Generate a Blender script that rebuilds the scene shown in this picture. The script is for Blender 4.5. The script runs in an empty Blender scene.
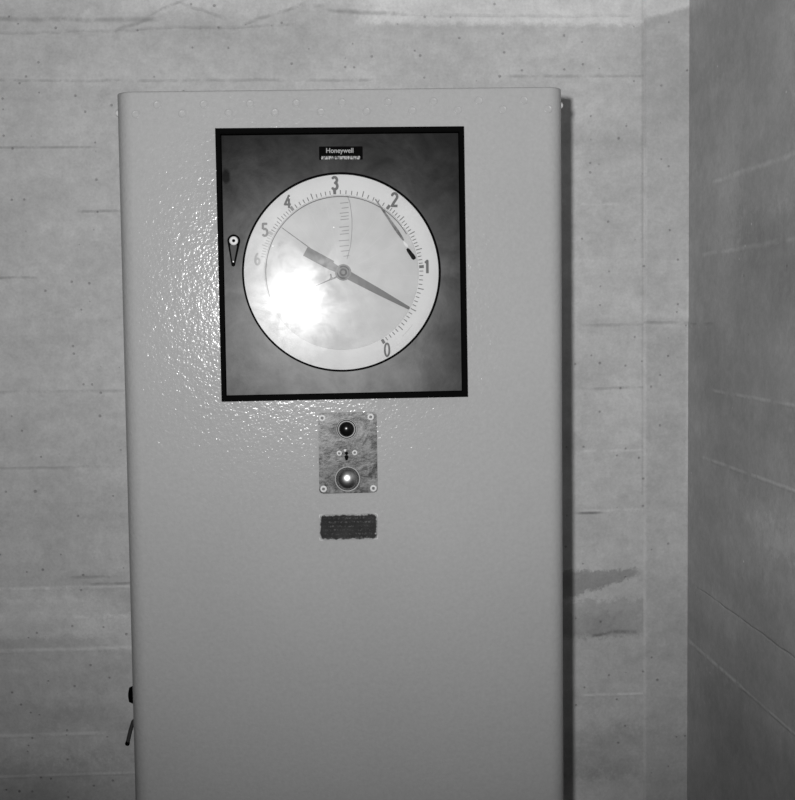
import bpy, bmesh, math, random
from mathutils import Vector, Matrix
random.seed(7)
S = bpy.context.scene
C = S.collection
PI = math.pi

# ------------------------------------------------------------------ node helper
class NT:
    def __init__(self, name):
        self.m = bpy.data.materials.new(name); self.m.use_nodes = True
        self.t = self.m.node_tree; self.t.nodes.clear()
        self.out = self.t.nodes.new('ShaderNodeOutputMaterial')
        self.tc = None
    def n(self, typ, **kw):
        x = self.t.nodes.new(typ)
        for k, v in kw.items(): setattr(x, k, v)
        return x
    def put(self, sock, v):
        if v is None: return
        if hasattr(v, 'is_output'): self.t.links.new(v, sock)
        else:
            if sock.type == 'RGBA' and isinstance(v, (int, float)): v = (v, v, v, 1)
            sock.default_value = v
    def coord(self):
        if self.tc is None: self.tc = self.n('ShaderNodeTexCoord')
        return self.tc.outputs['Object']
    def xyz(self, v=None):
        s = self.n('ShaderNodeSeparateXYZ'); self.put(s.inputs[0], v or self.coord())
        return s.outputs[0], s.outputs[1], s.outputs[2]
    def ma(self, op, a, b=0.0, c=None, clamp=False):
        x = self.n('ShaderNodeMath', operation=op, use_clamp=clamp)
        self.put(x.inputs[0], a); self.put(x.inputs[1], b)
        if c is not None: self.put(x.inputs[2], c)
        return x.outputs[0]
    def mr(self, v, a, b, c=0.0, d=1.0, smooth=True):
        x = self.n('ShaderNodeMapRange', interpolation_type='SMOOTHSTEP' if smooth else 'LINEAR')
        for i, q in enumerate((v, a, b, c, d)): self.put(x.inputs[i], q)
        return x.outputs[0]
    def mapping(self, scale, loc=(0, 0, 0), v=None):
        x = self.n('ShaderNodeMapping'); self.put(x.inputs['Vector'], v or self.coord())
        x.inputs['Scale'].default_value = scale; x.inputs['Location'].default_value = loc
        return x.outputs[0]
    def noise(self, scale, detail=4, rough=.55, v=None, dist=0.0):
        x = self.n('ShaderNodeTexNoise'); self.put(x.inputs['Vector'], v or self.coord())
        x.inputs['Scale'].default_value = scale; x.inputs['Detail'].default_value = detail
        x.inputs['Roughness'].default_value = rough; x.inputs['Distortion'].default_value = dist
        return x.outputs[0]
    def voro(self, scale, v=None):
        x = self.n('ShaderNodeTexVoronoi'); self.put(x.inputs['Vector'], v or self.coord())
        x.inputs['Scale'].default_value = scale
        return x.outputs['Distance'], x.outputs['Color']
    def band(self, v, a, b, s):                 # 1 inside [a,b], soft by s
        return self.ma('MULTIPLY', self.mr(v, a - s, a + s), self.mr(v, b + s, b - s))
    def grey(self, v):
        x = self.n('ShaderNodeCombineColor')
        for i in range(3): self.put(x.inputs[i], v)
        return x.outputs[0]
    def bump(self, h, strength, dist, normal=None):
        x = self.n('ShaderNodeBump'); self.put(x.inputs['Height'], h)
        x.inputs['Strength'].default_value = strength; x.inputs['Distance'].default_value = dist
        if normal: self.put(x.inputs['Normal'], normal)
        return x.outputs[0]
    def bsdf(self, col, rough=.5, metal=0.0, spec=.5, normal=None, **kw):
        b = self.n('ShaderNodeBsdfPrincipled')
        self.put(b.inputs['Base Color'], col if not hasattr(col, 'is_output') or col.type == 'RGBA' else self.grey(col))
        self.put(b.inputs['Roughness'], rough); self.put(b.inputs['Metallic'], metal)
        self.put(b.inputs['Specular IOR Level'], spec)
        if normal: self.put(b.inputs['Normal'], normal)
        for k, v in kw.items(): self.put(b.inputs[k.replace('_', ' ')], v)
        return b.outputs[0]
    def end(self, sh):
        self.t.links.new(sh, self.out.inputs['Surface']); return self.m

def plain(name, g, rough=.5, metal=0.0, spec=.5, mottle=0.0, mscale=40):
    t = NT(name)
    col = g
    if mottle:
        col = t.ma('MULTIPLY', g, t.mr(t.noise(mscale, 5), .25, .75, 1 - mottle, 1 + mottle, False))
    return t.end(t.bsdf(col, rough, metal, spec))

# ------------------------------------------------------------------ materials
def concrete(name, axis, base, lines, patches, pits=1.0, streak=(1.2, 14)):
    """board-marked concrete. axis: 0/1 horizontal coordinate on the wall.
    lines: (z, u0, u1, half width, gain, slope); patches: (u0,u1,z0,z1,soft,gain,raggedness)"""
    t = NT(name)
    X = t.xyz(); u, z = X[axis], X[2]
    sc = [streak[0]] * 3; sc[2] = streak[1]
    st = t.noise(1.0, 6, .6, t.mapping(tuple(sc)))
    big = t.noise(2.3, 4, .6)
    fine = t.noise(45, 6, .7)
    grit = t.noise(170, 4, .75)
    v = t.mr(st, .25, .75, .93, 1.07, False)
    v = t.ma('MULTIPLY', v, t.mr(t.noise(9, 6, .68, t.mapping((.7, .7, 1.2), (1, 5, 2))), .32, .68, .90, 1.10, False))
    v = t.ma('MULTIPLY', v, t.mr(big, .25, .75, .90, 1.10, False))
    v = t.ma('MULTIPLY', v, t.mr(fine, .28, .72, .89, 1.11, False))
    v = t.ma('MULTIPLY', v, t.mr(grit, .25, .75, .90, 1.10, False))
    wob = t.ma('MULTIPLY', t.ma('SUBTRACT', t.noise(9, 4, .6), .5), .012)
    brk = t.noise(16, 4, .7, t.mapping((1, 1, 1), (3.1, 1.7, .4)))
    h = t.ma('MULTIPLY', fine, .35)
    for (lz, u0, u1, w, gain, slope, wobbly) in lines:
        zl = t.ma('ADD', z, t.ma('MULTIPLY', wob, float(wobbly))) if wobbly else z
        if slope: zl = t.ma('SUBTRACT', zl, t.ma('MULTIPLY', t.ma('SUBTRACT', u, u0), slope))
        m = t.band(zl, lz - w, lz + w, w * .9)
        m = t.ma('MULTIPLY', m, t.band(u, u0, u1, .015))
        m = t.ma('MULTIPLY', m, t.mr(brk, .32, .56))
        v = t.ma('MULTIPLY', v, t.mr(m, 0, 1, 1, gain, False))
        h = t.ma('ADD', h, t.ma('MULTIPLY', m, .5 if gain > 1 else -.6))
    rag = t.ma('MULTIPLY', t.ma('SUBTRACT', t.noise(44, 9, .8), .5), 2.6)
    rag2 = t.ma('SUBTRACT', t.noise(3.5, 3, .5, t.mapping((1, 1, 1), (7, 2, 5))), .5)
    for (u0, u1, z0, z1, soft, gain, rg, taper) in patches:
        du = t.ma('ADD', u, t.ma('MULTIPLY', rag, rg * 2.0))
        dz = t.ma('ADD', t.ma('ADD', z, t.ma('MULTIPLY', rag, rg)), t.ma('MULTIPLY', rag2, rg * .8))
        m = t.band(du, u0, u1, soft * 5)
        zlow = z0
        if taper:   # lower edge climbs towards u1
            dz2 = t.ma('SUBTRACT', dz, t.ma('MULTIPLY', t.ma('SUBTRACT', u, u0), taper))
            m = t.ma('MULTIPLY', m, t.ma('MULTIPLY', t.mr(dz2, z0 - soft, z0 + soft), t.mr(dz, z1 + soft, z1 - soft)))
        else:
            m = t.ma('MULTIPLY', m, t.band(dz, z0, z1, soft))
        v = t.ma('MULTIPLY', v, t.mr(m, 0, 1, 1, gain, False))
    if pits:
        for scl, thr, sel, g in ((24, .085, .74, .60), (55, .17, .76, .66), (11, .045, .72, .50), (17, .07, .80, .62)):
            d, c = t.voro(scl, t.mapping((1, 1, 1), (scl, .3, .7)))
            cs = t.n('ShaderNodeSeparateColor'); t.put(cs.inputs[0], c)
            m = t.ma('MULTIPLY', t.mr(d, thr, thr * .55), t.ma('GREATER_THAN', cs.outputs[0], sel + .1 * (1 - pits)))
            v = t.ma('MULTIPLY', v, t.mr(m, 0, 1, 1, g, False))
            h = t.ma('SUBTRACT', h, t.ma('MULTIPLY', m, .8))
        d, c = t.voro(30, t.mapping((1, 1, 1), (4.4, 9.3, 2.7)))
        cs = t.n('ShaderNodeSeparateColor'); t.put(cs.inputs[0], c)
        m = t.ma('MULTIPLY', t.mr(d, .09, .04), t.ma('GREATER_THAN', cs.outputs[1], .93))
        v = t.ma('MULTIPLY', v, t.mr(m, 0, 1, 1, 1.7, False))
    v = t.ma('MULTIPLY', v, base)
    nrm = t.bump(t.ma('ADD', h, t.ma('MULTIPLY', grit, .1)), .55, .0035)
    return t.end(t.bsdf(v, .85, 0, .25, nrm))

XC = 0.7669           # right wall plane
YW = .66            # back wall plane
back_lines = [
    (2.0390, -0.7606, -0.330, 0.0040, 0.74, 0, True),
    (2.0180, -0.4150, -0.340, 0.0030, 0.76, .27, 2),
    (2.0440, -0.3450, -0.270, 0.0028, 0.80, .45, 2),
    (2.0720, -0.2800, -0.190, 0.0028, 0.84, -.34, 2),
    (2.0330, -0.1500, -0.020, 0.0030, 0.78, .30, 3),
    (2.0640, -0.0450, 0.010, 0.0036, 0.72, .10, 3),
    (2.0600, 0.0200, 0.170, 0.0036, 0.70, -.09, 2),
    (2.0080, -0.7606, -0.050, 0.0026, 0.86, .03, 2),
    (2.0480, 0.150, 0.640, 0.0026, 0.88, 0, True),
    (0.7480, 0.560, 0.660, 0.0034, 0.62, .10, 2),
    (0.8170, -0.5200, -0.360, 0.0030, 1.20, 0, True),
    (0.9020, -0.5300, -0.430, 0.0026, 0.80, 0, True),
    (1.9179, -0.6736, 0.1087, 0.0024, 0.8, 0, True),
    (1.9255, 0.3911, 0.6845, 0.0024, 0.78, 0, False),
    (1.7842, -0.7823, -0.4563, 0.002, 0.74, 0, False),
    (1.7886, -0.3911, -0.326, 0.0043, 1.16, 0, False),
    (1.6549, -0.4998, -0.326, 0.0022, 0.72, 0, True),
    (1.6625, 0.5433, 0.6215, 0.003, 1.16, 0, False),
    (1.5224, -0.7823, -0.5759, 0.0022, 0.72, 0, True),
    (1.4104, 0.5433, 0.6845, 0.0024, 0.84, 0, False),
    (1.2779, 0.5433, 0.6845, 0.0022, 0.8, 0, True),
    (1.1453, 0.5433, 0.6845, 0.0027, 1.25, 0, False),
    (1.0182, 0.5433, 0.6845, 0.003, 1.22, 0, False),
    (1.0139, 0.5324, 0.5813, 0.0024, 0.5, 0, False),
    (0.8808, -0.8149, -0.326, 0.0033, 1.22, 0, False),
    (0.8867, -0.4889, -0.326, 0.0027, 0.7, 0, True),
    (0.7509, -0.8149, -0.326, 0.0038, 1.18, 0, False),
    (0.6216, 0.5433, 0.6845, 0.0027, 1.25, 0, False),
    (0.5716, -0.8149, -0.326, 0.0033, 1.18, 0, False),
    (0.4847, -0.8149, -0.326, 0.0027, 1.16, 0, False),
    (1.1312, -0.8149, -0.326, 0.0024, 0.85, 0, True),
    (1.2888, -0.8149, -0.3803, 0.0024, 0.86, 0, True),
]
back_patches = [
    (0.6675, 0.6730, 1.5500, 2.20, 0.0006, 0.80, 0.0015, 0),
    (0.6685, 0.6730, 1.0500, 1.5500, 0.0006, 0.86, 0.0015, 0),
    (0.10, 0.90, 2.0298, 2.7012, 0.008, 1.42, 0.012, 0),
    (-0.9779, 0.1087, 2.0624, 2.7012, 0.02, 1.12, 0.04, 0),
    (0.430, 0.6620, 0.8130, 0.8900, 0.004, 0.62, 0.020, 0.27),
    (0.430, 0.6800, 0.7500, 0.8280, 0.006, 0.80, 0.040, 0),
    (0.430, 0.6100, 0.7560, 0.8000, 0.006, 0.86, 0.030, 0),
    (-0.9779, -0.4563, 0.7781, 0.8596, 0.01, 1.2, 0.02, 0),
    (-0.4998, -0.2173, 0.7455, 0.8215, 0.008, 1.14, 0.03, 0),
    (-0.9779, -0.4781, 0.8541, 0.878, 0.006, 1.14, 0.02, 0),
    (-0.4998, -0.2173, 1.267, 1.4191, 0.02, 1.08, 0.05, 0),
    (-0.7606, -0.4346, 0.3543, 0.5282, 0.03, 0.74, 0.07, 0),
    (-0.6085, -0.4781, 0.5934, 0.6368, 0.02, 0.82, 0.04, 0),
    (0.5215, 0.6954, 0.4413, 0.5499, 0.02, 0.78, 0.06, 0),
    (0.6193, 0.6845, 1.1584, 1.3539, 0.01, 1.07, 0.02, 0),
]
strip_lines = [
    (1.4311, 0.6519, 0.7823, 0.0065, 1.12, 0, False),
    (1.4126, 0.6519, 0.7823, 0.0027, 0.78, 0, True),
]
strip_patches = [
    (0.5433, 0.8692, 2.0110, 2.7012, 0.006, 1.42, 0.008, 0.24),
    (0.6690, 0.6780, -0.2324, 1.7777, 0.0006, 1.14, 0.002, 0),
    (0.7630, 0.7823, 1.0714, 1.5061, 0.0008, 1.14, 0.003, 0),
    (0.7008, 0.7606, 1.2888, 1.4083, 0.012, 0.9, 0.03, 0),
    (0.5433, 0.8692, 0.3109, 0.5499, 0.03, 0.86, 0.05, 0),
]
right_lines = [
    (1.6886, -0.4809, 0.497, 0.0043, 1.22, 0, True),
    (1.5506, -0.4809, 0.5622, 0.0038, 1.2, 0, True),
    (1.2795, -0.4809, 0.497, 0.003, 1.26, 0, False),
    (1.1399, -0.4809, 0.5622, 0.003, 1.26, 0, False),
    (0.7363, 0.3014, 0.6491, 0.0038, 1.35, 0, False),
    (0.7363, -0.4809, 0.3014, 0.0024, 1.15, 0, False),
    (1.4104, 0.497, 0.66, 0.0024, 0.88, 0, True),
    (0.865, -0.0462, 0.6057, 0.0018, 0.93, 0, True),
]
right_patches = [
    (0.0500, 0.3200, 1.4800, 1.6200, 0.008, 0.90, 0.10, 0),
    (-0.3000, 0.0600, 1.6900, 2.0500, 0.010, 0.90, 0.10, 0),
    (0.2800, 0.5600, 0.6000, 0.7300, 0.010, 0.90, 0.08, 0),
    (0.3300, 0.5500, 1.5600, 1.8800, 0.010, 1.07, 0.10, 0),
    (0.520, 0.90, 2.050, 2.70, 0.02, 1.25, 0.02, 0),
    (-0.0462, 0.4101, 0.9628, 1.1149, 0.03, 1.16, 0.09, 0),
    (-0.1549, 0.2254, 1.4191, 1.593, 0.05, 0.86, 0.1, 0),
    (-0.1549, 0.497, 0.4739, 0.6912, 0.04, 0.88, 0.08, 0),
    (0.2797, 0.5622, 0.8107, 0.8867, 0.02, 1.12, 0.06, 0),
    (-0.0800, 0.2600, 1.0300, 1.0800, 0.01, 1.14, 0.10, 0),
    (-0.2000, 0.1000, 1.1500, 1.2600, 0.01, 0.90, 0.12, 0),
    (0.3500, 0.6600, 1.2500, 1.4100, 0.02, 0.92, 0.10, 0),
]
M = {}
SPX, SPZ = .034, 1.85      # one wall, its marks shared out over three materials: upper band, lower left, lower right
def share(rows, patch, x0, x1, z0, z1):
    o = []
    for q in rows:
        a = q if patch else (q[1], q[2], q[0] - .06, q[0] + .06)
        if a[0] < x1 and a[1] > x0 and a[2] < z1 and a[3] > z0: o.append(q)
    return o
BACK = [concrete(n, 0, .515, share(back_lines, 0, *b), share(back_patches, 1, *b), .6) for n, b in
        (('concrete_back_upper', (-9, 9, SPZ, 9)), ('concrete_back_left', (-9, SPX, -9, SPZ)), ('concrete_back_right', (SPX, 9, -9, SPZ)))]
M['concrete_strip'] = concrete('concrete_strip', 0, .485, strip_lines, strip_patches, .6, (1.5, 5))
M['concrete_right'] = concrete('concrete_right', 1, .455, right_lines, right_patches, .5, (5, 1.4))
M['concrete_plain'] = concrete('concrete_plain', 0, .22, [], [], .3)
M['concrete_floor'] = concrete('concrete_floor', 0, .04, [], [], .3)

def paint(name='hammered_grey_paint', spec=.13, ro=.15):
    t = NT(name)
    a = t.noise(230, 2, .5)
    b = t.noise(95, 2, .5)
    h = t.ma('ADD', t.ma('MULTIPLY', a, .62), t.ma('MULTIPLY', b, .7))
    nrm = t.bump(h, 1.0, PAINT_BUMP)
    tone = t.mr(t.noise(3, 3, .5), .3, .7, .965, 1.035, False)
    tone = t.ma('MULTIPLY', tone, t.mr(t.noise(160, 3, .6), .3, .7, .96, 1.04, False))
    d, c = t.voro(14)
    cs = t.n('ShaderNodeSeparateColor'); t.put(cs.inputs[0], c)
    chip = t.ma('MULTIPLY', t.mr(d, .03, .016), t.ma('GREATER_THAN', cs.outputs[0], .86))
    v = t.ma('MULTIPLY', t.ma('MULTIPLY', tone, .322), t.mr(chip, 0, 1, 1, 1.7, False))
    return t.end(t.bsdf(v, ro, 0, spec, nrm))
PAINT_BUMP = .00066
M['paint'] = paint()
M['weld_paint'] = paint('grey_paint_over_weld', .1, .3)

def door_metal():
    t = NT('dark_satin_metal')
    X = t.xyz()
    a = t.noise(14, 6, .65, dist=.6); b = t.noise(55, 5, .7); c = t.noise(4, 3, .5)
    v = t.mr(a, .3, .7, .72, 1.3, False)
    v = t.ma('MULTIPLY', v, t.mr(b, .25, .75, .90, 1.1, False))
    v = t.ma('MULTIPLY', v, t.mr(c, .25, .75, .85, 1.15, False))
    # the dark thumb mark beside the frame
    dx = t.ma('SUBTRACT', X[0], -.1445 - GC[0]); dz = t.ma('SUBTRACT', X[2], 1.6492 - GC[2])
    r2 = t.ma('SQRT', t.ma('ADD', t.ma('POWER', dx, 2), t.ma('POWER', t.ma('MULTIPLY', dz, .62), 2)))
    r2 = t.ma('ADD', r2, t.ma('MULTIPLY', t.ma('SUBTRACT', b, .5), .006))
    mk = t.mr(r2, .0085, .004)
    v = t.ma('MULTIPLY', v, t.mr(mk, 0, 1, 1, .35, False))
    ro = t.mr(a, .25, .75, .27, .43, False)
    nrm = t.bump(t.ma('ADD', t.noise(7, 3, .5), t.ma('MULTIPLY', b, .1)), .2, .002)
    df = t.n('ShaderNodeBsdfDiffuse'); t.put(df.inputs['Color'], t.grey(t.ma('MULTIPLY', v, .012))); t.put(df.inputs['Normal'], nrm)
    gl = t.n('ShaderNodeBsdfGlossy', distribution='BECKMANN'); t.put(gl.inputs['Roughness'], t.mr(a, .25, .75, .275, .305, False)); t.put(gl.inputs['Normal'], nrm)
    mx = t.n('ShaderNodeMixShader'); t.put(mx.inputs[0], t.ma('MULTIPLY', v, .0115)); t.put(mx.inputs[1], df.outputs[0]); t.put(mx.inputs[2], gl.outputs[0])
    return t.end(mx.outputs[0])
GC = (.0325, 0, 1.306)
M['door_metal'] = door_metal()
M['black'] = plain('black_enamel', .0012, .6, 0, .015)
M['black_gloss'] = plain('black_gloss', .004, .22, 0, .25)
M['dial_white'] = plain('dial_white', .54, .6, 0, .05, .04, 25)
M['chart'] = plain('chart_paper', .44, .8, 0, .2, .07, 30)
M['print'] = plain('grey_print', .12, .7, 0, .2)
M['print_hazed'] = plain('hazed_print', .21, .8, 0, .2)  # glare haze painted into the ink as a lighter tone
M['print_faint'] = plain('faint_print', .36, .8, 0, .2)  # same painted haze, paler, on the last numeral and ticks; also a fine arc
M['pointer'] = plain('pointer_grey', .065, .5, 0, .3)
M['pointer_tail'] = plain('pointer_tail_grey', .085, .5, 0, .3)
M['hub'] = plain('hub_metal', .17, .5, 0, .12)
M['steel'] = plain('bright_steel', .42, .35, .35, .3)
M['white_enamel'] = plain('pale_enamel', .58, .5, 0, .15)
M['letter'] = plain('silver_lettering', .26, .5, 0, .1)

def worn_plate(name, lo, hi, met, ro):
    t = NT(name)
    a = t.noise(38, 6, .72, dist=1.0); b = t.noise(180, 5, .7)
    w = t.noise(1, 5, .7, t.mapping((60, 60, 420)))
    f = t.ma('ADD', t.ma('MULTIPLY', a, .65), t.ma('ADD', t.ma('MULTIPLY', b, .2), t.ma('MULTIPLY', w, .15)))
    v = t.mr(f, .41, .60, lo, hi)
    nrm = t.bump(t.ma('ADD', t.noise(30, 4, .6), t.ma('MULTIPLY', b, .25)), .5, .0016)
    df = t.n('ShaderNodeBsdfDiffuse'); t.put(df.inputs['Color'], t.grey(v)); t.put(df.inputs['Normal'], nrm)
    gl = t.n('ShaderNodeBsdfGlossy', distribution='BECKMANN'); t.put(gl.inputs['Roughness'], ro); t.put(gl.inputs['Normal'], nrm)
    mx = t.n('ShaderNodeMixShader'); t.put(mx.inputs[0], .006 + met); t.put(mx.inputs[1], df.outputs[0]); t.put(mx.inputs[2], gl.outputs[0])
    return t.end(mx.outputs[0])
M['worn_steel'] = worn_plate('worn_steel_plate', .018, .17, .016, .32)

def etched(name):
    t = NT(name)
    X = t.xyz()
    a = t.noise(90, 6, .75); b = t.noise(420, 3, .8); c = t.noise(30, 4, .6)
    v = t.mr(c, .3, .7, .006, .032, False)
    row = t.ma('GREATER_THAN', t.ma('SINE', t.ma('MULTIPLY', X[2], 2 * PI / .0062)), .1)
    sp = t.ma('MULTIPLY', t.mr(b, .53, .66), row)
    sp = t.ma('MULTIPLY', sp, t.band(t.ma('ABSOLUTE', X[0]), -1, .038, .003))
    v = t.ma('ADD', v, t.ma('MULTIPLY', sp, .09))
    # worn bright rim
    ex = t.ma('SUBTRACT', .0458, t.ma('ABSOLUTE', X[0])); ez = t.ma('SUBTRACT', .0205, t.ma('ABSOLUTE', X[2]))
    e = t.ma('ADD', t.ma('MINIMUM', ex, ez), t.ma('MULTIPLY', t.ma('SUBTRACT', a, .5), .012))
    rim = t.mr(e, .0030, .0006)
    v = t.ma('ADD', v, t.ma('MULTIPLY', rim, .26))
    cx = t.ma('ADD', t.ma('ABSOLUTE', X[0]), t.ma('ABSOLUTE', X[2]))
    v = t.ma('ADD', v, t.ma('MULTIPLY', t.mr(t.ma('ADD', cx, t.ma('MULTIPLY', t.ma('SUBTRACT', a, .5), .02)), .0575, .0625), .2))
    return t.end(t.bsdf(v, .5, 0, .08, t.bump(a, .3, .001)))
M['etched'] = etched('etched_black_plate')

def glass():
    t = NT('dusty_glass')
    a = t.noise(16, 6, .65, dist=.8); b = t.noise(70, 5, .7)
    tr = t.n('ShaderNodeBsdfTransparent'); tr.inputs[0].default_value = (.96, .96, .96, 1)
    g1 = t.n('ShaderNodeBsdfGlossy'); g1.inputs['Roughness'].default_value = .045
    g2 = t.n('ShaderNodeBsdfGlossy'); g2.inputs['Roughness'].default_value = .20
    fr = t.n('ShaderNodeFresnel'); fr.inputs[0].default_value = 1.5
    m1 = t.n('ShaderNodeMixShader'); t.put(m1.inputs[0], t.ma('MULTIPLY', fr.outputs[0], .8))
    t.put(m1.inputs[1], tr.outputs[0]); t.put(m1.inputs[2], g1.outputs[0])
    dirt = t.ma('MULTIPLY', t.mr(a, .36, .66, .15, 1.0), t.mr(b, .3, .7, .8, 1.2, False))
    m2 = t.n('ShaderNodeMixShader'); t.put(m2.inputs[0], t.ma('MULTIPLY', dirt, .0064))
    t.put(m2.inputs[1], m1.outputs[0]); t.put(m2.inputs[2], g2.outputs[0])
    ds, dc = t.voro(75)
    cs = t.n('ShaderNodeSeparateColor'); t.put(cs.inputs[0], dc)
    spk = t.ma('MULTIPLY', t.mr(ds, .13, .05), t.ma('GREATER_THAN', cs.outputs[0], .965))
    dd = t.n('ShaderNodeBsdfDiffuse'); dd.inputs[0].default_value = (.85, .85, .85, 1)
    m3 = t.n('ShaderNodeMixShader'); t.put(m3.inputs[0], spk); t.put(m3.inputs[1], m2.outputs[0]); t.put(m3.inputs[2], dd.outputs[0])
    return t.end(m3.outputs[0])
M['glass'] = glass()

# ------------------------------------------------------------------ mesh helpers
def obj(name, bm, mat, parent=None, smooth=False):
    me = bpy.data.meshes.new(name)
    bmesh.ops.recalc_face_normals(bm, faces=bm.faces[:])
    if parent is not None: bmesh.ops.translate(bm, verts=bm.verts[:], vec=-Vector(ORG[parent.name]))
    bm.to_mesh(me); bm.free()
    for m in (mat if isinstance(mat, (list, tuple)) else [mat]): me.materials.append(m)
    if smooth:
        for p in me.polygons: p.use_smooth = True
        try: me.set_sharp_from_angle(angle=math.radians(smooth if smooth is not True else 40))
        except Exception: pass
    o = bpy.data.objects.new(name, me); C.objects.link(o)
    if parent is not None: o.parent = parent
    return o
ORG = {}
def thing(name, label, cat, loc, group=None):
    o = bpy.data.objects.new(name, None); C.objects.link(o); o.location = loc
    o.empty_display_size = .05
    o['label'] = label; o['category'] = cat
    if group: o['group'] = group
    ORG[o.name] = loc
    return o
def grandpart(name, bm, mat, part, smooth=False):
    ORG[part.name] = ORG[part.parent.name]      # parts sit on the origin of their thing
    return obj(name, bm, mat, part, smooth)
def struct(name, bm, mat):
    o = obj(name, bm, mat); o['kind'] = 'structure'; return o
def add_box(bm, a, b, bevel=0.0, seg=2):
    r = bmesh.ops.create_cube(bm, size=1)
    vs = r['verts']
    for v in vs:
        v.co = Vector([(a[i] + b[i]) / 2 + v.co[i] * (b[i] - a[i]) for i in range(3)])
    if bevel:
        es = list({e for v in vs for e in v.link_edges})
        bmesh.ops.bevel(bm, geom=es, offset=bevel, segments=seg, affect='EDGES')
    return bm
def add_prism(bm, pts, y0, y1, mat=0):           # outline in XZ, extruded from y0 (front) to y1
    f = [bm.verts.new((x, y0, z)) for x, z in pts]; b = [bm.verts.new((x, y1, z)) for x, z in pts]
    n = len(pts); fs = [bm.faces.new(f), bm.faces.new(b[::-1])]
    for i in range(n): fs.append(bm.faces.new((f[i], b[i], b[(i + 1) % n], f[(i + 1) % n])))
    for q in fs: q.material_index = mat
    return bm
def add_lathe(bm, prof, c, axis='Y', n=32, mat=0):   # prof: (radius, offset); offset goes along -Y (towards the viewer) or +-X
    rings = []
    for r, h in prof:
        if r < 1e-6:
            p = (c[0], c[1] - h, c[2]) if axis == 'Y' else (c[0] + h, c[1], c[2])
            rings.append([bm.verts.new(p)])
        else:
            L = []
            for i in range(n):
                a = 2 * PI * i / n; s, k = math.sin(a) * r, math.cos(a) * r
                L.append(bm.verts.new((c[0] + s, c[1] - h, c[2] + k) if axis == 'Y' else (c[0] + h, c[1] + s, c[2] + k)))
            rings.append(L)
    for A, B in zip(rings, rings[1:]):
        for i in range(n):
            j = (i + 1) % n
            if len(A) == 1 and len(B) == 1: continue
            if len(A) == 1: f = bm.faces.new((A[0], B[i], B[j]))
            elif len(B) == 1: f = bm.faces.new((A[i], B[0], A[j]))
            else: f = bm.faces.new((A[i], B[i], B[j], A[j]))
            f.material_index = mat
    return bm
def dome(R, h, seg=7, base=0.0):                    # profile of a cap
    return [(R, 0)] + [(R * math.cos(a), base + h * math.sin(a)) for a in [PI / 2 * k / seg for k in range(seg)]] + [(0, base + h)]
def add_tube(bm, pts, r, n=12, taper=None):
    pts = [Vector(p) for p in pts]; rings = []
    for i, p in enumerate(pts):
        d = (pts[min(i + 1, len(pts) - 1)] - pts[max(i - 1, 0)]).normalized()
        u = d.cross(Vector((0, 1, 0))).normalized() if abs(d.y) < .9 else d.cross(Vector((1, 0, 0))).normalized()
        w = d.cross(u); rr = taper[i] if taper else r
        rings.append([bm.verts.new(p + (u * math.cos(2 * PI * k / n) + w * math.sin(2 * PI * k / n)) * rr) for k in range(n)])
    for A, B in zip(rings, rings[1:]):
        for k in range(n): bm.faces.new((A[k], A[(k + 1) % n], B[(k + 1) % n], B[k]))
    bm.faces.new(rings[0][::-1]); bm.faces.new(rings[-1])
    return bm
def rrect(x0, x1, z0, z1, r, n=6):
    P = []
    for cx, cz, a0 in ((x1 - r, z1 - r, 0), (x0 + r, z1 - r, 90), (x0 + r, z0 + r, 180), (x1 - r, z0 + r, 270)):
        for k in range(n + 1):
            a = math.radians(a0 + 90 * k / n); P.append((cx + r * math.cos(a), cz + r * math.sin(a)))
    return P
def text_bm(s, x, z, y, h, wscale=1.0, bold=0.0, depth=.0002):
    cu = bpy.data.curves.new('lettering', 'FONT'); cu.body = s; cu.size = 1.0
    cu.align_x = 'CENTER'; cu.offset = bold; cu.extrude = .001; cu.resolution_u = 6
    o = bpy.data.objects.new('lettering', cu); C.objects.link(o)
    bpy.context.view_layer.update()
    me = bpy.data.meshes.new_from_object(o.evaluated_get(bpy.context.evaluated_depsgraph_get()))
    bpy.data.objects.remove(o)
    bm = bmesh.new(); bm.from_mesh(me); bpy.data.meshes.remove(me)
    X = [v.co.x for v in bm.verts]; Y = [v.co.y for v in bm.verts]
    cx, cy, k = (min(X) + max(X)) / 2, (min(Y) + max(Y)) / 2, h / (max(Y) - min(Y))
    for v in bm.verts:
        v.co = Vector((x + (v.co.x - cx) * k * wscale, y - (depth if v.co.z > 0 else 0), z + (v.co.y - cy) * k))
    return bm

# ------------------------------------------------------------------ the room
ZC = 2.36; XL = -1.7; YB = -3.2
struct('floor', add_box(bmesh.new(), (XL - .1, YB - .1, -.1), (XC + .1, YW + .1, 0)), M['concrete_floor'])
struct('ceiling', add_box(bmesh.new(), (XL - .1, YB - .1, ZC), (XC + .1, YW + .1, ZC + .1)), M['concrete_plain'])
bm = add_box(bmesh.new(), (XL - .1, YW, 0), (XC + .1, YW + .1, ZC))
for co_, no_ in (((0, 0, SPZ), (0, 0, 1)), ((SPX, 0, 0), (1, 0, 0))):
    bmesh.ops.bisect_plane(bm, geom=bm.verts[:] + bm.edges[:] + bm.faces[:], plane_co=co_, plane_no=no_)
for f in bm.faces:
    c = f.calc_center_median(); f.material_index = 0 if c.z > SPZ else 1 if c.x < SPX else 2
struct('wall_back', bm, BACK)
struct('wall_right', add_box(bmesh.new(), (XC, YB - .1, 0), (XC + .1, YW, ZC)), M['concrete_right'])
struct('wall_left', add_box(bmesh.new(), (XL - .1, YB - .1, 0), (XL, YW, ZC)), M['concrete_floor'])
struct('wall_front', add_box(bmesh.new(), (XL, YB - .1, 0), (XC, YB, ZC)), M['concrete_plain'])
bm = bmesh.new()                                     # the shallow concrete rib in the corner
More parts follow.
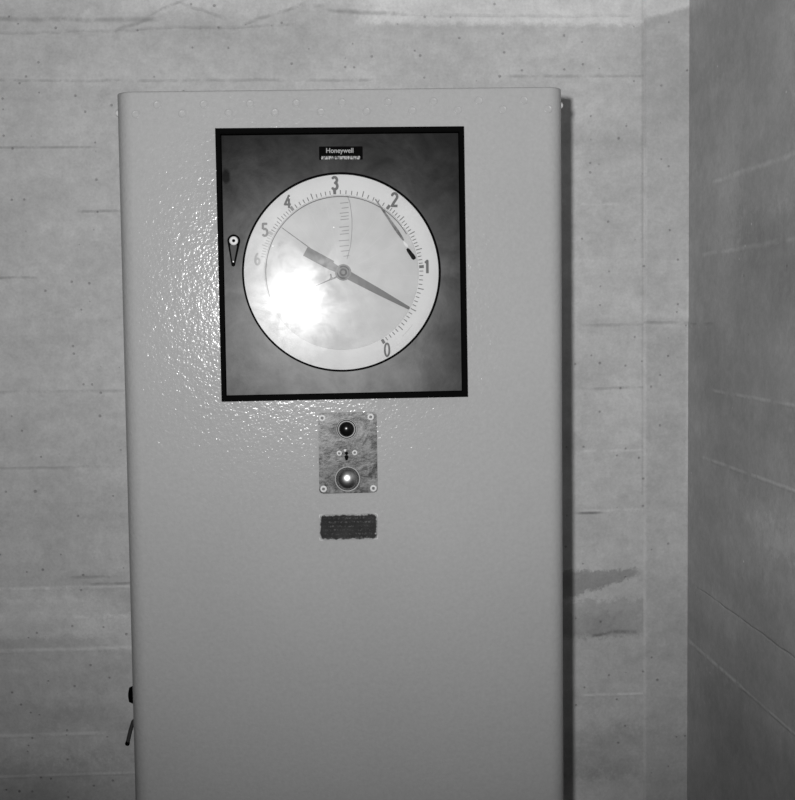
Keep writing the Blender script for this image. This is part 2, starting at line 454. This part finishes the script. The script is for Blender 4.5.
prof = [(0.6720, YW), (0.6770, YW - .0026), (XC, YW - .0026), (XC, YW)]
zs = [0, 1.4104, 1.4235, ZC]; off = [0.0, 0.0, .0020, .0020]
rows = [[bm.verts.new((x, y - (o if i in (1, 2) else 0), z)) for i, (x, y) in enumerate(prof)] for z, o in zip(zs, off)]
for A, B in zip(rows, rows[1:]):
    for i in range(4): bm.faces.new((A[i], A[(i + 1) % 4], B[(i + 1) % 4], B[i]))
bm.faces.new(rows[0][::-1]); bm.faces.new(rows[-1])
struct('trim_1', bm, M['concrete_strip'])

# ------------------------------------------------------------------ the cabinet
CO = (.034, .33, 0)
cab = thing('control_cabinet', 'tall grey hammered-paint steel cabinet standing against the concrete wall', 'cabinet', CO)
XA, XB, RC = -.310, .3784, .026
def fy(x):                                           # the sheet is slightly bowed either side of the cut-out
    y = 0.0
    if x < -.13: y -= BOW * (-.13 - x)
    if x > .20: y += BOW * .6 * (x - .20)
    return y
BOW = 0.0
P = []
for k in range(13):
    a = PI - PI / 2 * k / 12
    P.append((XA + RC + RC * math.cos(a), RC - RC * math.sin(a)))
nx = 40
for k in range(1, nx):
    P.append((XA + RC + (XB - XA - 2 * RC) * k / nx, 0))
for k in range(13):
    a = PI / 2 - PI / 2 * k / 12
    P.append((XB - RC + RC * math.cos(a), RC - RC * math.sin(a)))
P = [(x, y + fy(x)) for x, y in P] + [(XB, YW - .002), (XA, YW - .002)]
top = lambda x: 1.7820 + .0096 * x
bm = bmesh.new()
lv = [0.0, None]
b0 = [bm.verts.new((x, y, 0.0)) for x, y in P]
bm_ = [bm.verts.new((x, y, top(x) - .0045)) for x, y in P]
b1 = [bm.verts.new((x, y, top(x) - .0025)) for x, y in P]
cx, cy = .034, .33
b2 = [bm.verts.new((x + (cx - x) * .0016, y + (cy - y) * .0035, top(x) - .0007)) for x, y in P]
b3 = [bm.verts.new((x + (cx - x) * .006, y + (cy - y) * .012, top(x))) for x, y in P]
n = len(P)
for A, B in ((b0, bm_), (bm_, b1), (b1, b2), (b2, b3)):
    for i in range(n): bm.faces.new((A[i], A[(i + 1) % n], B[(i + 1) % n], B[i]))
bm.faces.new(b3); bm.faces.new(b0[::-1])
obj('cabinet_shell', bm, M['paint'], cab, 50)
# plug welds in two staggered rows under the top edge
welds = [(-.2462 + .0703 * k, 1.7588 + .00072 * k * 1.0) for k in range(9)] + [(-.279 + .0703 * k, 1.7447 + .00072 * k) for k in range(10)]
for x, z in welds:
    b = add_lathe(bmesh.new(), [(.0066, -.0002), (.0062, .0004), (.0054, .0006), (.0046, .0002), (.0030, .0002), (0, .0003)], (x, fy(x), z), n=20)
    obj('plug_weld', b, M['weld_paint'], cab, True)
for x, z, s in ((XA, 1.7528, -1), (XB, 1.7632, 1)):
    h = .0062
    b = add_lathe(bmesh.new(), [(.0062, -.001 * s), (.0062, .002 * s), (.005, h * .7 * s), (.003, h * s), (0, h * s)], (x, .042, z), 'X', 16)
    obj('side_bolt', b, M['white_enamel'], cab, True)
b = add_lathe(bmesh.new(), [(.012, .001), (.0148, -.004), (.0148, -.011), (.012, -.0172), (.006, -.0186), (0, -.0188)], (XA, .10, .8170), 'X', 24)
k = obj('side_knob', b, M['black'], cab, True); k['label'] = 'black round knob'
b = add_tube(bmesh.new(), [(XA + .002, .10, .779), (-.3165, .10, .778), (-.3225, .10, .7715), (-.3272, .10, .757), (-.3325, .10, .7360)], .0033)
k = obj('side_lever', b, plain('dark_rod', .035, .5, 0, .15), cab, True); k['label'] = 'bent dark metal rod'
b = add_tube(bmesh.new(), [(-.3318, .10, .7385), (-.3327, .10, .7350), (-.3333, .10, .7325)], .003, taper=[.0034, .0040, .0030])
grandpart('lever_tip', b, M['black'], k, True)

# ------------------------------------------------------------------ the dial gauge
GO = GC
g = thing('dial_gauge', 'square black-framed gauge with large white round dial and grey pointer on cabinet front', 'gauge', GO)
OUT = [(-.1592, 1.7220), (.2213, 1.7238), (.2240, 1.3066), (-.1580, 1.3050)]
INN = [(-.1517, 1.7137), (.2142, 1.7155), (.2156, 1.3152), (-.1513, 1.3129)]
OUT, INN = [[(x * .996, 1.43 + (z - 1.43) * .996) for x, z in q] for q in (OUT, INN)]
def quad_ring(bm, O, I, y0, y1):
    a = [bm.verts.new((x, y0, z)) for x, z in O]; b = [bm.verts.new((x, y0, z)) for x, z in I]
    c = [bm.verts.new((x, y1, z)) for x, z in O]; d = [bm.verts.new((x, y1, z)) for x, z in I]
    for i in range(4):
        j = (i + 1) % 4
        for q in ((a[i], a[j], b[j], b[i]), (c[i], d[i], d[j], c[j]), (a[i], c[i], c[j], a[j]), (b[i], b[j], d[j], d[i])): bm.faces.new(q)
    bmesh.ops.bevel(bm, geom=[e for e in bm.edges if all(v.co.y < y0 + 1e-5 for v in e.verts) and len(e.link_faces) == 2], offset=.0012, segments=2, affect='EDGES')
    return bm
obj('gauge_frame', quad_ring(bmesh.new(), OUT, INN, -.0175, -.0002), M['black'], g)
obj('back_plate', add_prism(bmesh.new(), [(x * .99, 1.5 + (z - 1.5) * .99) for x, z in OUT], -.0007, -.0003), M['black'], g)
DC = (.0303, 1.5014); RD = .1528
def circ(r, c=DC, n=128): return [(c[0] + r * math.sin(2 * PI * i / n), c[1] + r * math.cos(2 * PI * i / n)) for i in range(n)]
# door plate: square plate with a round window
bm = bmesh.new(); N = 128; yf, yb = -.0105, -.0075
tilt = lambda x, z: -.018 * (x - DC[0]) + .016 * (z - DC[1])     # tilt added to shape how the flash sheen falls off across the plate
sq = []
for i in range(N):                                   # where the ray at this angle meets the plate's edge
    a = 2 * PI * i / N; dx, dz = math.sin(a), math.cos(a); best = 9
    for k in range(4):
        (x0, z0), (x1, z1) = INN[k], INN[(k + 1) % 4]
        ex, ez = x1 - x0, z1 - z0; den = dx * ez - dz * ex
        if abs(den) < 1e-9: continue
        s = ((x0 - DC[0]) * ez - (z0 - DC[1]) * ex) / den
        w = ((x0 - DC[0]) * dz - (z0 - DC[1]) * dx) / den
        if s > 0 and -1e-6 <= w <= 1 + 1e-6: best = min(best, s)
    sq.append((DC[0] + dx * best, DC[1] + dz * best))
for (qx, qz) in INN:                                 # exact corners
    i = min(range(N), key=lambda i: (sq[i][0] - qx) ** 2 + (sq[i][1] - qz) ** 2); sq[i] = (qx, qz)
ins = lambda x, z: (x + (DC[0] - x) * .006, z + (DC[1] - z) * .006)
sq = [ins(*p) for p in sq]
ci = circ(RD + .0002)
fo = [bm.verts.new((x, yf + tilt(x, z), z)) for x, z in sq]; fi = [bm.verts.new((x, yf + tilt(x, z), z)) for x, z in ci]
bo = [bm.verts.new((x, yb + tilt(x, z), z)) for x, z in sq]; bi = [bm.verts.new((x, yb + tilt(x, z), z)) for x, z in ci]
for i in range(N):
    j = (i + 1) % N
    for q in ((fo[i], fi[i], fi[j], fo[j]), (bo[i], bo[j], bi[j], bi[i]), (fo[i], fo[j], bo[j], bo[i]), (fi[i], bi[i], bi[j], fi[j])): bm.faces.new(q)
door = obj('door_plate', bm, M['door_metal'], g)
# thin dark bead round the window
dc3 = lambda y: (DC[0], y, DC[1])
obj('window_bead', add_lathe(bmesh.new(), [(RD, .0028), (RD, .0122), (RD - .0010, .0128), (RD - .0024, .0122), (RD - .0024, .0028)], dc3(0), n=128), M['black'], g, True)
# scale ring with its printed graduations
AN = [149.6, 86.3, 36.3, -4.2, -37.2, -60.4, -80.0]
DIV = [20, 20, 10, 10, 10, 10]
RCH = .1192
bm = add_lathe(bmesh.new(), [(RCH, .0012), (RCH, .0034), (RD - .0026, .0034), (RD - .0026, .0012)], dc3(0), n=160)
def mark(bm, ang, r0, r1, w, y, mat=1, w1=None):
    a = math.radians(ang); d = Vector((math.sin(a), 0, math.cos(a))); p = Vector((d.z, 0, -d.x))
    c = Vector((DC[0], y, DC[1])); w1 = w1 or w
    f = bm.faces.new([bm.verts.new(q) for q in (c + d * r0 - p * w / 2, c + d * r0 + p * w / 2, c + d * r1 + p * w1 / 2, c + d * r1 - p * w1 / 2)])
    f.material_index = mat
def arc(bm, r0, r1, a0, a1, y, mat=1, n=40):
    for i in range(n): 
        q = []
        for (r, t) in ((r0, i), (r0, i + 1), (r1, i + 1), (r1, i)):
            a = math.radians(a0 + (a1 - a0) * t / n); q.append(bm.verts.new((DC[0] + r * math.sin(a), y, DC[1] + r * math.cos(a))))
        bm.faces.new(q).material_index = mat
YP = -.0035
for i, dv in enumerate(DIV):
    for k in range(dv):
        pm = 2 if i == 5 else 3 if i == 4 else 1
        a = AN[i] + (AN[i + 1] - AN[i]) * k / dv
        if k == 0: mark(bm, a, RCH + .0012, RCH + .0085, .0046, YP, pm)
        elif k % 5 == 0: mark(bm, a, RCH + .0012, RCH + .0105, .0014, YP, pm)
        else: mark(bm, a, RCH + .0012, RCH + .0072, .0013, YP, pm)
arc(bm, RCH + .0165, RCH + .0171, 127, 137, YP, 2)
ring = obj('scale_ring', bm, [M['dial_white'], M['print'], M['print_faint'], M['print_hazed']], g)
NUM = [(.0992, 1.3812, .0225, .62), (.1629, 1.5087, .0205, .62), (.1136, 1.6128, .0215, .68), (.0216, 1.6384, .0210, .68), (-.0514, 1.6106, .0205, .68), (-.0867, 1.5680, .0205, .66), (-.0990, 1.5237, .0190, .66)]
def ell(cx, cz, rx, rz, a0, a1, n=18): return [(cx + rx * math.cos(math.radians(a0 + (a1 - a0) * k / n)), cz + rz * math.sin(math.radians(a0 + (a1 - a0) * k / n))) for k in range(n + 1)]
DIG = [[ell(.29, .5, .22, .44, 0, 360, 32)],
       [[(.10, .80), (.32, .96), (.32, .03)]],
       [ell(.30, .72, .24, .23, 165, -25) + [(.10, .14), (.05, .05), (.56, .05)]],
       [ell(.29, .73, .22, .21, 150, -90), ell(.29, .29, .25, .24, 90, -150)],
       [[(.44, .02), (.44, .95), (.05, .30), (.62, .30)]],
       [[(.54, .95), (.12, .95), (.10, .54)], ell(.29, .31, .25, .26, 125, -145)],
       [ell(.30, .29, .22, .24, 0, 360, 28), ell(.42, .32, .34, .63, 180, 105)]]
def digit(i, x, z, h, wsc, y, st):
    bm = bmesh.new(); k = h; y0 = y
    for path in DIG[i]:
        q = [(x + (px - .30) * k * wsc, z + (pz - .5) * k) for px, pz in path]
        for (x0, z0), (x1, z1) in zip(q, q[1:]):
            y -= 6e-6
            d = Vector((x1 - x0, 0, z1 - z0)).normalized(); p = Vector((d.z, 0, -d.x)) * st / 2
            A, B = Vector((x0, y, z0)), Vector((x1, y, z1))
            bm.faces.new([bm.verts.new(v) for v in (A - p, A + p, B + p, B - p)])
        for (cx, cz) in q[1:-1]:
            y -= 6e-6
            bm.faces.new([bm.verts.new((cx + st * .5 * math.cos(t * PI / 5), y, cz + st * .5 * math.sin(t * PI / 5))) for t in range(10)])
    return bm
for i, (x, z, h, w) in enumerate(NUM):
    grandpart('numeral', digit(i, x, z, h, w * 1.15, YP, (.0030, .0042, .0040, .0042, .0033, .0036, .0032)[i]), M['print_faint' if i == 6 else 'print_hazed' if i == 5 else 'print'], ring)
# round chart inside the ring, with its printed curve and gradations
bm = add_lathe(bmesh.new(), [(0, .0016), (RCH - .0001, .0016), (RCH - .0001, .0008), (0, .0008)], dc3(0), n=128)
YQ = -.0018
arc(bm, RCH - .0030, RCH - .0016, -108, 60, YQ, 1, 90)
cv = [(.041, 1.6191), (.0446, 1.6085), (.0461, 1.5977), (.0474, 1.584), (.0473, 1.570), (.0463, 1.556), (.0446, 1.5424), (.0389, 1.5224)]
def strip(bm, pts, w, y, mat):
    for (x0, z0), (x1, z1) in zip(pts, pts[1:]):
        d = Vector((x1 - x0, 0, z1 - z0)).normalized(); p = Vector((d.z, 0, -d.x)) * w / 2
        A, B = Vector((x0, y, z0)), Vector((x1, y, z1))
        bm.faces.new([bm.verts.new(q) for q in (A - p, A + p, B + p, B - p)]).material_index = mat
strip(bm, cv, .0011, YQ, 2)
for z, w in ((1.6085, .011), (1.6008, .009), (1.5931, .012), (1.588, .010), (1.5832, .011), (1.5717, .013), (1.566, .009), (1.5609, .012), (1.5508, .014), (1.5425, .013), (1.5348, .011), (1.527, .007)):
    strip(bm, [(.0405 - w, z - .0005), (.0425, z + .0007)], .0014, YQ, 2)
for a in range(0, 360, 15):
    if a not in (0, 15): mark(bm, a + 3, .03, RCH - .004, .0003, YQ, 3)
obj('chart_disc', bm, [M['chart'], M['print'], plain('chart_print', .26, .8, 0, .2), plain('chart_hairline', .50, .8, 0, .2)], g)
# pointers
HB = (.0326, 1.5017)
u = Vector((.135 - HB[0], 1.4447 - HB[1])).normalized(); pv = Vector((-u.y, u.x))
def along(s, w): p = Vector(HB) + u * s + pv * w; return (p.x, p.y)
bm = add_prism(bmesh.new(), [along(.006, -.0066), along(.06, -.0052), along(.1155, -.0024), along(.1170, 0), along(.1155, .0024), along(.06, .0052), along(.006, .0066)], -.0066, -.0058)
ptr = obj('pointer', bm, M['pointer'], g)
grandpart('pointer_tail', add_prism(bmesh.new(), [along(-.0665, -.0070), along(-.0665, .0086), along(-.0205, .0086), along(-.0205, .0060), along(-.004, .004), along(-.004, -.004), along(-.0205, -.0068)], -.0066, -.0058), M['pointer_tail'], ptr)
bm = bmesh.new()
hc = (HB[0], 0, HB[1])
add_lathe(bm, [(.0125, .0022), (.0125, .0060), (.0118, .0068), (.0102, .0070)], hc, n=40)
add_lathe(bm, [(.0102, .0070), (.0100, .0062), (.0084, .0062), (.0082, .0072)], hc, n=40, mat=1)
add_lathe(bm, [(.0082, .0072), (.0078, .0080), (.0064, .0082), (.0058, .0078)], hc, n=40, mat=0)
add_lathe(bm, [(.0058, .0078), (.0055, .0070), (.0036, .0070), (.0034, .0078)], hc, n=40, mat=1)
add_lathe(bm, [(.0034, .0078), (.0030, .0086), (.0014, .0088), (0, .0088)], hc, n=40, mat=0)
bmesh.ops.remove_doubles(bm, verts=bm.verts[:], dist=1e-6)
obj('pointer_hub', bm, [M['hub'], plain('hub_groove', .06, .6, 0, .1)], g, 30)
def needle(name, a, b, w0, w1, y, mat):
    A, B = Vector(a), Vector(b); d = (B - A).normalized(); p = Vector((-d.y, d.x))
    return obj(name, add_prism(bmesh.new(), [tuple(A + p * w0 / 2), tuple(B + p * w1 / 2), tuple(B - p * w1 / 2), tuple(A - p * w0 / 2)], y - .0004, y), mat, g)
needle('set_needle', (HB[0] - .008, HB[1] + .006), (-.0609, 1.5713), .0016, .0011, -.0034, M['print'])
wn = needle('index_hand', (.0235, 1.4955), (-.012, 1.4805), .0022, .0007, -.0046, M['pointer'])
grandpart('index_clip', add_prism(bmesh.new(), [(.0085, 1.4885), (.0128, 1.4945), (.0118, 1.4995), (.0140, 1.5000), (.0155, 1.4945), (.0205, 1.4925), (.0150, 1.4905)], -.0054, -.0048), M['pointer'], wn)
A, B = Vector((.0838, 1.6135)), Vector((.1268, 1.5500)); d = (B - A).normalized(); p = Vector((-d.y, d.x))
bl = [(0, .0010), (.2, .0014), (.45, .0018), (.75, .0025), (.95, .0018), (1, .0010)]
poly = [tuple(A.lerp(B, s) + p * w) for s, w in bl] + [tuple(A.lerp(B, s) - p * w) for s, w in reversed(bl)]
arm = obj('pen_arm', add_prism(bmesh.new(), poly, -.0052, -.0042), worn_plate('pen_arm_steel', .10, .26, 0, .2), g)
grandpart('pen_clip', add_prism(bmesh.new(), [(.1255, 1.5490), (.1288, 1.5475), (.1330, 1.5430), (.1338, 1.5395), (.1300, 1.5400), (.1270, 1.5440)], -.0062, -.0040), M['white_enamel'], arm)
A, B = Vector((.1318, 1.5375)), Vector((.1436, 1.5210)); d = (B - A).normalized(); p = Vector((-d.y, d.x))
poly = [tuple(A.lerp(B, s) + p * w) for s, w in ((0, .0014), (.15, .0026), (.85, .0034), (1, .0022))] + [tuple(A.lerp(B, s) - p * w) for s, w in ((1, .0022), (.85, .0034), (.15, .0026), (0, .0014))]
grandpart('pen_nib', add_prism(bmesh.new(), poly, -.0064, -.0040), M['black'], arm)
# glass pane
obj('glass_pane', add_lathe(bmesh.new(), [(0, .0100), (RD - .0026, .0100), (RD - .0026, .0094), (0, .0094)][:2], dc3(0), n=96), M['glass'], g)
# maker's plate
npb = add_prism(bmesh.new(), rrect(-.0018, .0650, 1.6735, 1.6935, .001, 3), -.0104, -.0070)
npl = obj('maker_plate', npb, M['black'], g)
grandpart('lettering', text_bm('Honeywell', .0300, 1.6862, -.0104, .0096, .98, .022, .0003), M['letter'], npl)
def strip_mat():
    t = NT('rubbed_silver_strip')
    a = t.noise(420, 3, .7); b = t.noise(1, 2, .5, t.mapping((520, 1, 60)))
    v = t.mr(t.ma('ADD', t.ma('MULTIPLY', a, .5), t.ma('MULTIPLY', b, .5)), .42, .6, .03, .38)
    return t.end(t.bsdf(v, .5, 0, .1))
grandpart('silver_strip', add_prism(bmesh.new(), rrect(.0015, .0610, 1.6738, 1.6788, .0008, 3), -.0107, -.0103), strip_mat(), npl)
# door latch
def tear(r0, r1, a, b, n=14):
    A, B = Vector(a), Vector(b); ang = math.atan2((B - A).y, (B - A).x); P = []
    for k in range(n + 1):
        t = ang + PI / 2 + PI * k / n; P.append((A.x + r0 * math.cos(t), A.y + r0 * math.sin(t)))
    for k in range(n + 1):
        t = ang - PI / 2 + PI * k / n; P.append((B.x + r1 * math.cos(t), B.y + r1 * math.sin(t)))
    return P
la = obj('door_latch', add_prism(bmesh.new(), tear(.0098, .0028, (-.1341, 1.5511), (-.1357, 1.5150)), -.0120, -.0050), M['black'], g)
grandpart('latch_inlay', add_prism(bmesh.new(), tear(.0052, .0012, (-.1346, 1.5425), (-.1356, 1.5190)), -.0124, -.0119), plain('latch_grey', .05, .5, 0, .1), la)
grandpart('latch_screw', add_lathe(bmesh.new(), [(.0066, .0120), (.0066, .0138), (.0052, .0150), (.0026, .0152), (.0022, .0140), (0, .0140)], (-.1341, 0, 1.5511), n=24), M['white_enamel'], la, 30)
grandpart('latch_socket', add_lathe(bmesh.new(), [(.0023, .0139), (.0023, .01425), (0, .01425)], (-.1341, 0, 1.5511), n=14), M['black'], la)
grandpart('latch_tip', add_lathe(bmesh.new(), [(.0014, .0120), (.0012, .0128), (0, .0132)], (-.1354, 0, 1.5195), n=12), M['steel'], la, True)

# ------------------------------------------------------------------ push button station
SO = (.0360, 0, 1.1580)
st = thing('push_button_station', 'scratched steel plate with dark pilot lamp and shiny push button on cabinet', 'push button', SO)
b = add_prism(bmesh.new(), rrect(-.0097, .0815, 1.1580, 1.2842, .0055), -.0036, -.0002)
bmesh.ops.bevel(b, geom=[e for e in b.edges if all(v.co.y < -.0035 for v in e.verts)], offset=.0022, segments=2, affect='EDGES')
obj('plate', b, M['worn_steel'], st)
def screw(x, z, r, y, par, name='screw', mat='steel', sub=True):
    b = add_lathe(bmesh.new(), [(r, y), (r, y + .0010), (r * .80, y + .0018), (r * .52, y + .0019), (r * .44, y + .0008), (0, y + .0008)], (x, 0, z), n=24)
    return obj(name, b, [M[mat]], par, 30)
screw_in = plain('screw_socket', .06, .5)
def screw2(x, z, r, y, par):
    s = screw(x, z, r, y, par, mat='white_enamel')
    grandpart('screw_slot', add_prism(bmesh.new(), [(x - r * .45, z - r * .28), (x + r * .3, z - r * .45), (x + r * .45, z + r * .28), (x - r * .3, z + r * .45)], -(y + .0014), -(y + .0007)), screw_in, s)
for x, z in ((-.0035, 1.2765), (.0720, 1.2770), (-.0030, 1.1655), (.0748, 1.1650)): screw2(x, z, .0052, .0036, st)
for x, z in ((.0223, 1.2210), (.0464, 1.2216)): screw2(x, z, .0042, .0036, st)
RINGS = [plain('ring_steel', .34, .4, 0, .3), plain('dark_groove', .035, .5, 0, .1), M['worn_steel']]
def rings(name, spec, c, par):                      # turned rings: list of (profile, material slot)
    bm = bmesh.new()
    for pr, mi in spec: add_lathe(bm, pr, c, n=48, mat=mi)
    bmesh.ops.remove_doubles(bm, verts=bm.verts[:], dist=1e-6)
    return obj(name, bm, RINGS, par, 30)
# pilot lamp
lc = (.0343, 0, 1.2584)
lb = rings('pilot_lamp', [([(.0166, .0036), (.0166, .0044), (.0158, .0050)], 2), ([(.0158, .0050), (.0150, .0050)], 0), ([(.0150, .0050), (.0147, .0044), (.0136, .0044), (.0134, .0056)], 1),
    ([(.0134, .0056), (.0126, .0062), (.0118, .0060)], 0), ([(.0118, .0060), (.0112, .0046), (0, .0046)], 1)], lc, st)
grandpart('lamp_lens', add_lathe(bmesh.new(), [(.0110, .0046)] + [(.0110 * math.cos(PI / 2 * k / 8), .0056 + .0060 * math.sin(PI / 2 * k / 8)) for k in range(8)] + [(0, .0116)], lc, n=40), M['black_gloss'], lb, True)
# key slot with its little guard and toggle
obj('key_slot', add_lathe(bmesh.new(), [(.0026, .0036), (.0024, .0042), (0, .0044)], (.0337, 0, 1.2206), n=16), M['black'], st, True)
obj('toggle', add_tube(bmesh.new(), [(.0336, -.0034, 1.2150), (.0335, -.0064, 1.2138), (.0334, -.0095, 1.2122)], .002, taper=[.0034, .0026, .0022]), M['black_gloss'], st, True)
obj('key_guard', add_prism(bmesh.new(), [(.0292, 1.2268), (.0335, 1.2272), (.0328, 1.2238), (.0302, 1.2236)], -.0046, -.0035), M['white_enamel'], st)
# push button
pc = (.0346, 0, 1.1805)
pb = rings('push_button', [([(.0200, .0036), (.0198, .0046)], 1), ([(.0198, .0046), (.0190, .0052), (.0182, .0050)], 0), ([(.0182, .0050), (.0178, .0044), (0, .0044)], 1)], pc, st)
grandpart('button_cap', add_lathe(bmesh.new(), [(.0160, .0044), (.0164, .0080)] + [(.0164 * math.cos(PI / 2 * k / 12), .0080 + .0105 * math.sin(PI / 2 * k / 12)) for k in range(1, 12)] + [(0, .0185)], pc, n=48), plain('button_chrome', .45, .34, 1), pb, True)

# ------------------------------------------------------------------ small label plate
LO = (.0352, 0, 1.0838)
lp = thing('label_plate', 'small worn black metal label plate below the push button plate', 'label', LO)
b = add_prism(bmesh.new(), rrect(-.0107, .0811, 1.0838, 1.1249, .0012, 3), -.0014, -.0002)
me = obj('label_face', b, M['etched'], lp)
for v in me.data.vertices: v.co.z -= .02055
me.location.z += .02055
for x, z in ((-.0078, 1.1215), (.0780, 1.1218), (-.0075, 1.0872), (.0776, 1.0930)):
    b = add_lathe(bmesh.new(), [(.0015, .0013), (.0013, .0019), (0, .0022)], (x, 0, z), n=12)
    obj('pin', b, M['letter'], lp, True)

# ------------------------------------------------------------------ light: one flash gun beside the lens
fl = bpy.data.lights.new('flash', 'SPOT'); fl.energy = 175; fl.shadow_soft_size = .018
fl.spot_size = math.radians(100); fl.spot_blend = 1.0
fo_ = bpy.data.objects.new('flash', fl); C.objects.link(fo_)
fo_.location = (-.0757, -1.977, 1.49)
tgt = Vector((.16, 0, 1.93))
fo_.rotation_euler = (tgt - fo_.location).to_track_quat('-Z', 'Y').to_euler()
w = bpy.data.worlds.new('World'); S.world = w; w.use_nodes = True
w.node_tree.nodes['Background'].inputs[0].default_value = (.5, .5, .5, 1)
w.node_tree.nodes['Background'].inputs[1].default_value = .002

# ------------------------------------------------------------------ camera
cam = bpy.data.cameras.new('Camera'); co = bpy.data.objects.new('Camera', cam); C.objects.link(co)
cam.sensor_fit = 'HORIZONTAL'; cam.sensor_width = 36; cam.lens = 57.5037
rt = Vector((.99820998, -.05860664, -.01192031)); up = Vector((.01564136, .06344887, .99786251)); fw = Vector((.05772504, .99626277, -.06425198))
m = Matrix((rt, up, -fw)).transposed().to_4x4(); m.translation = Vector((0, -1.9768, 1.43))
co.matrix_world = m; cam.clip_start = .05
S.camera = co
S.view_settings.view_transform = 'Standard'; S.view_settings.look = 'None'
S.view_settings.exposure = 0; S.view_settings.gamma = 1; S.view_settings.use_curve_mapping = False
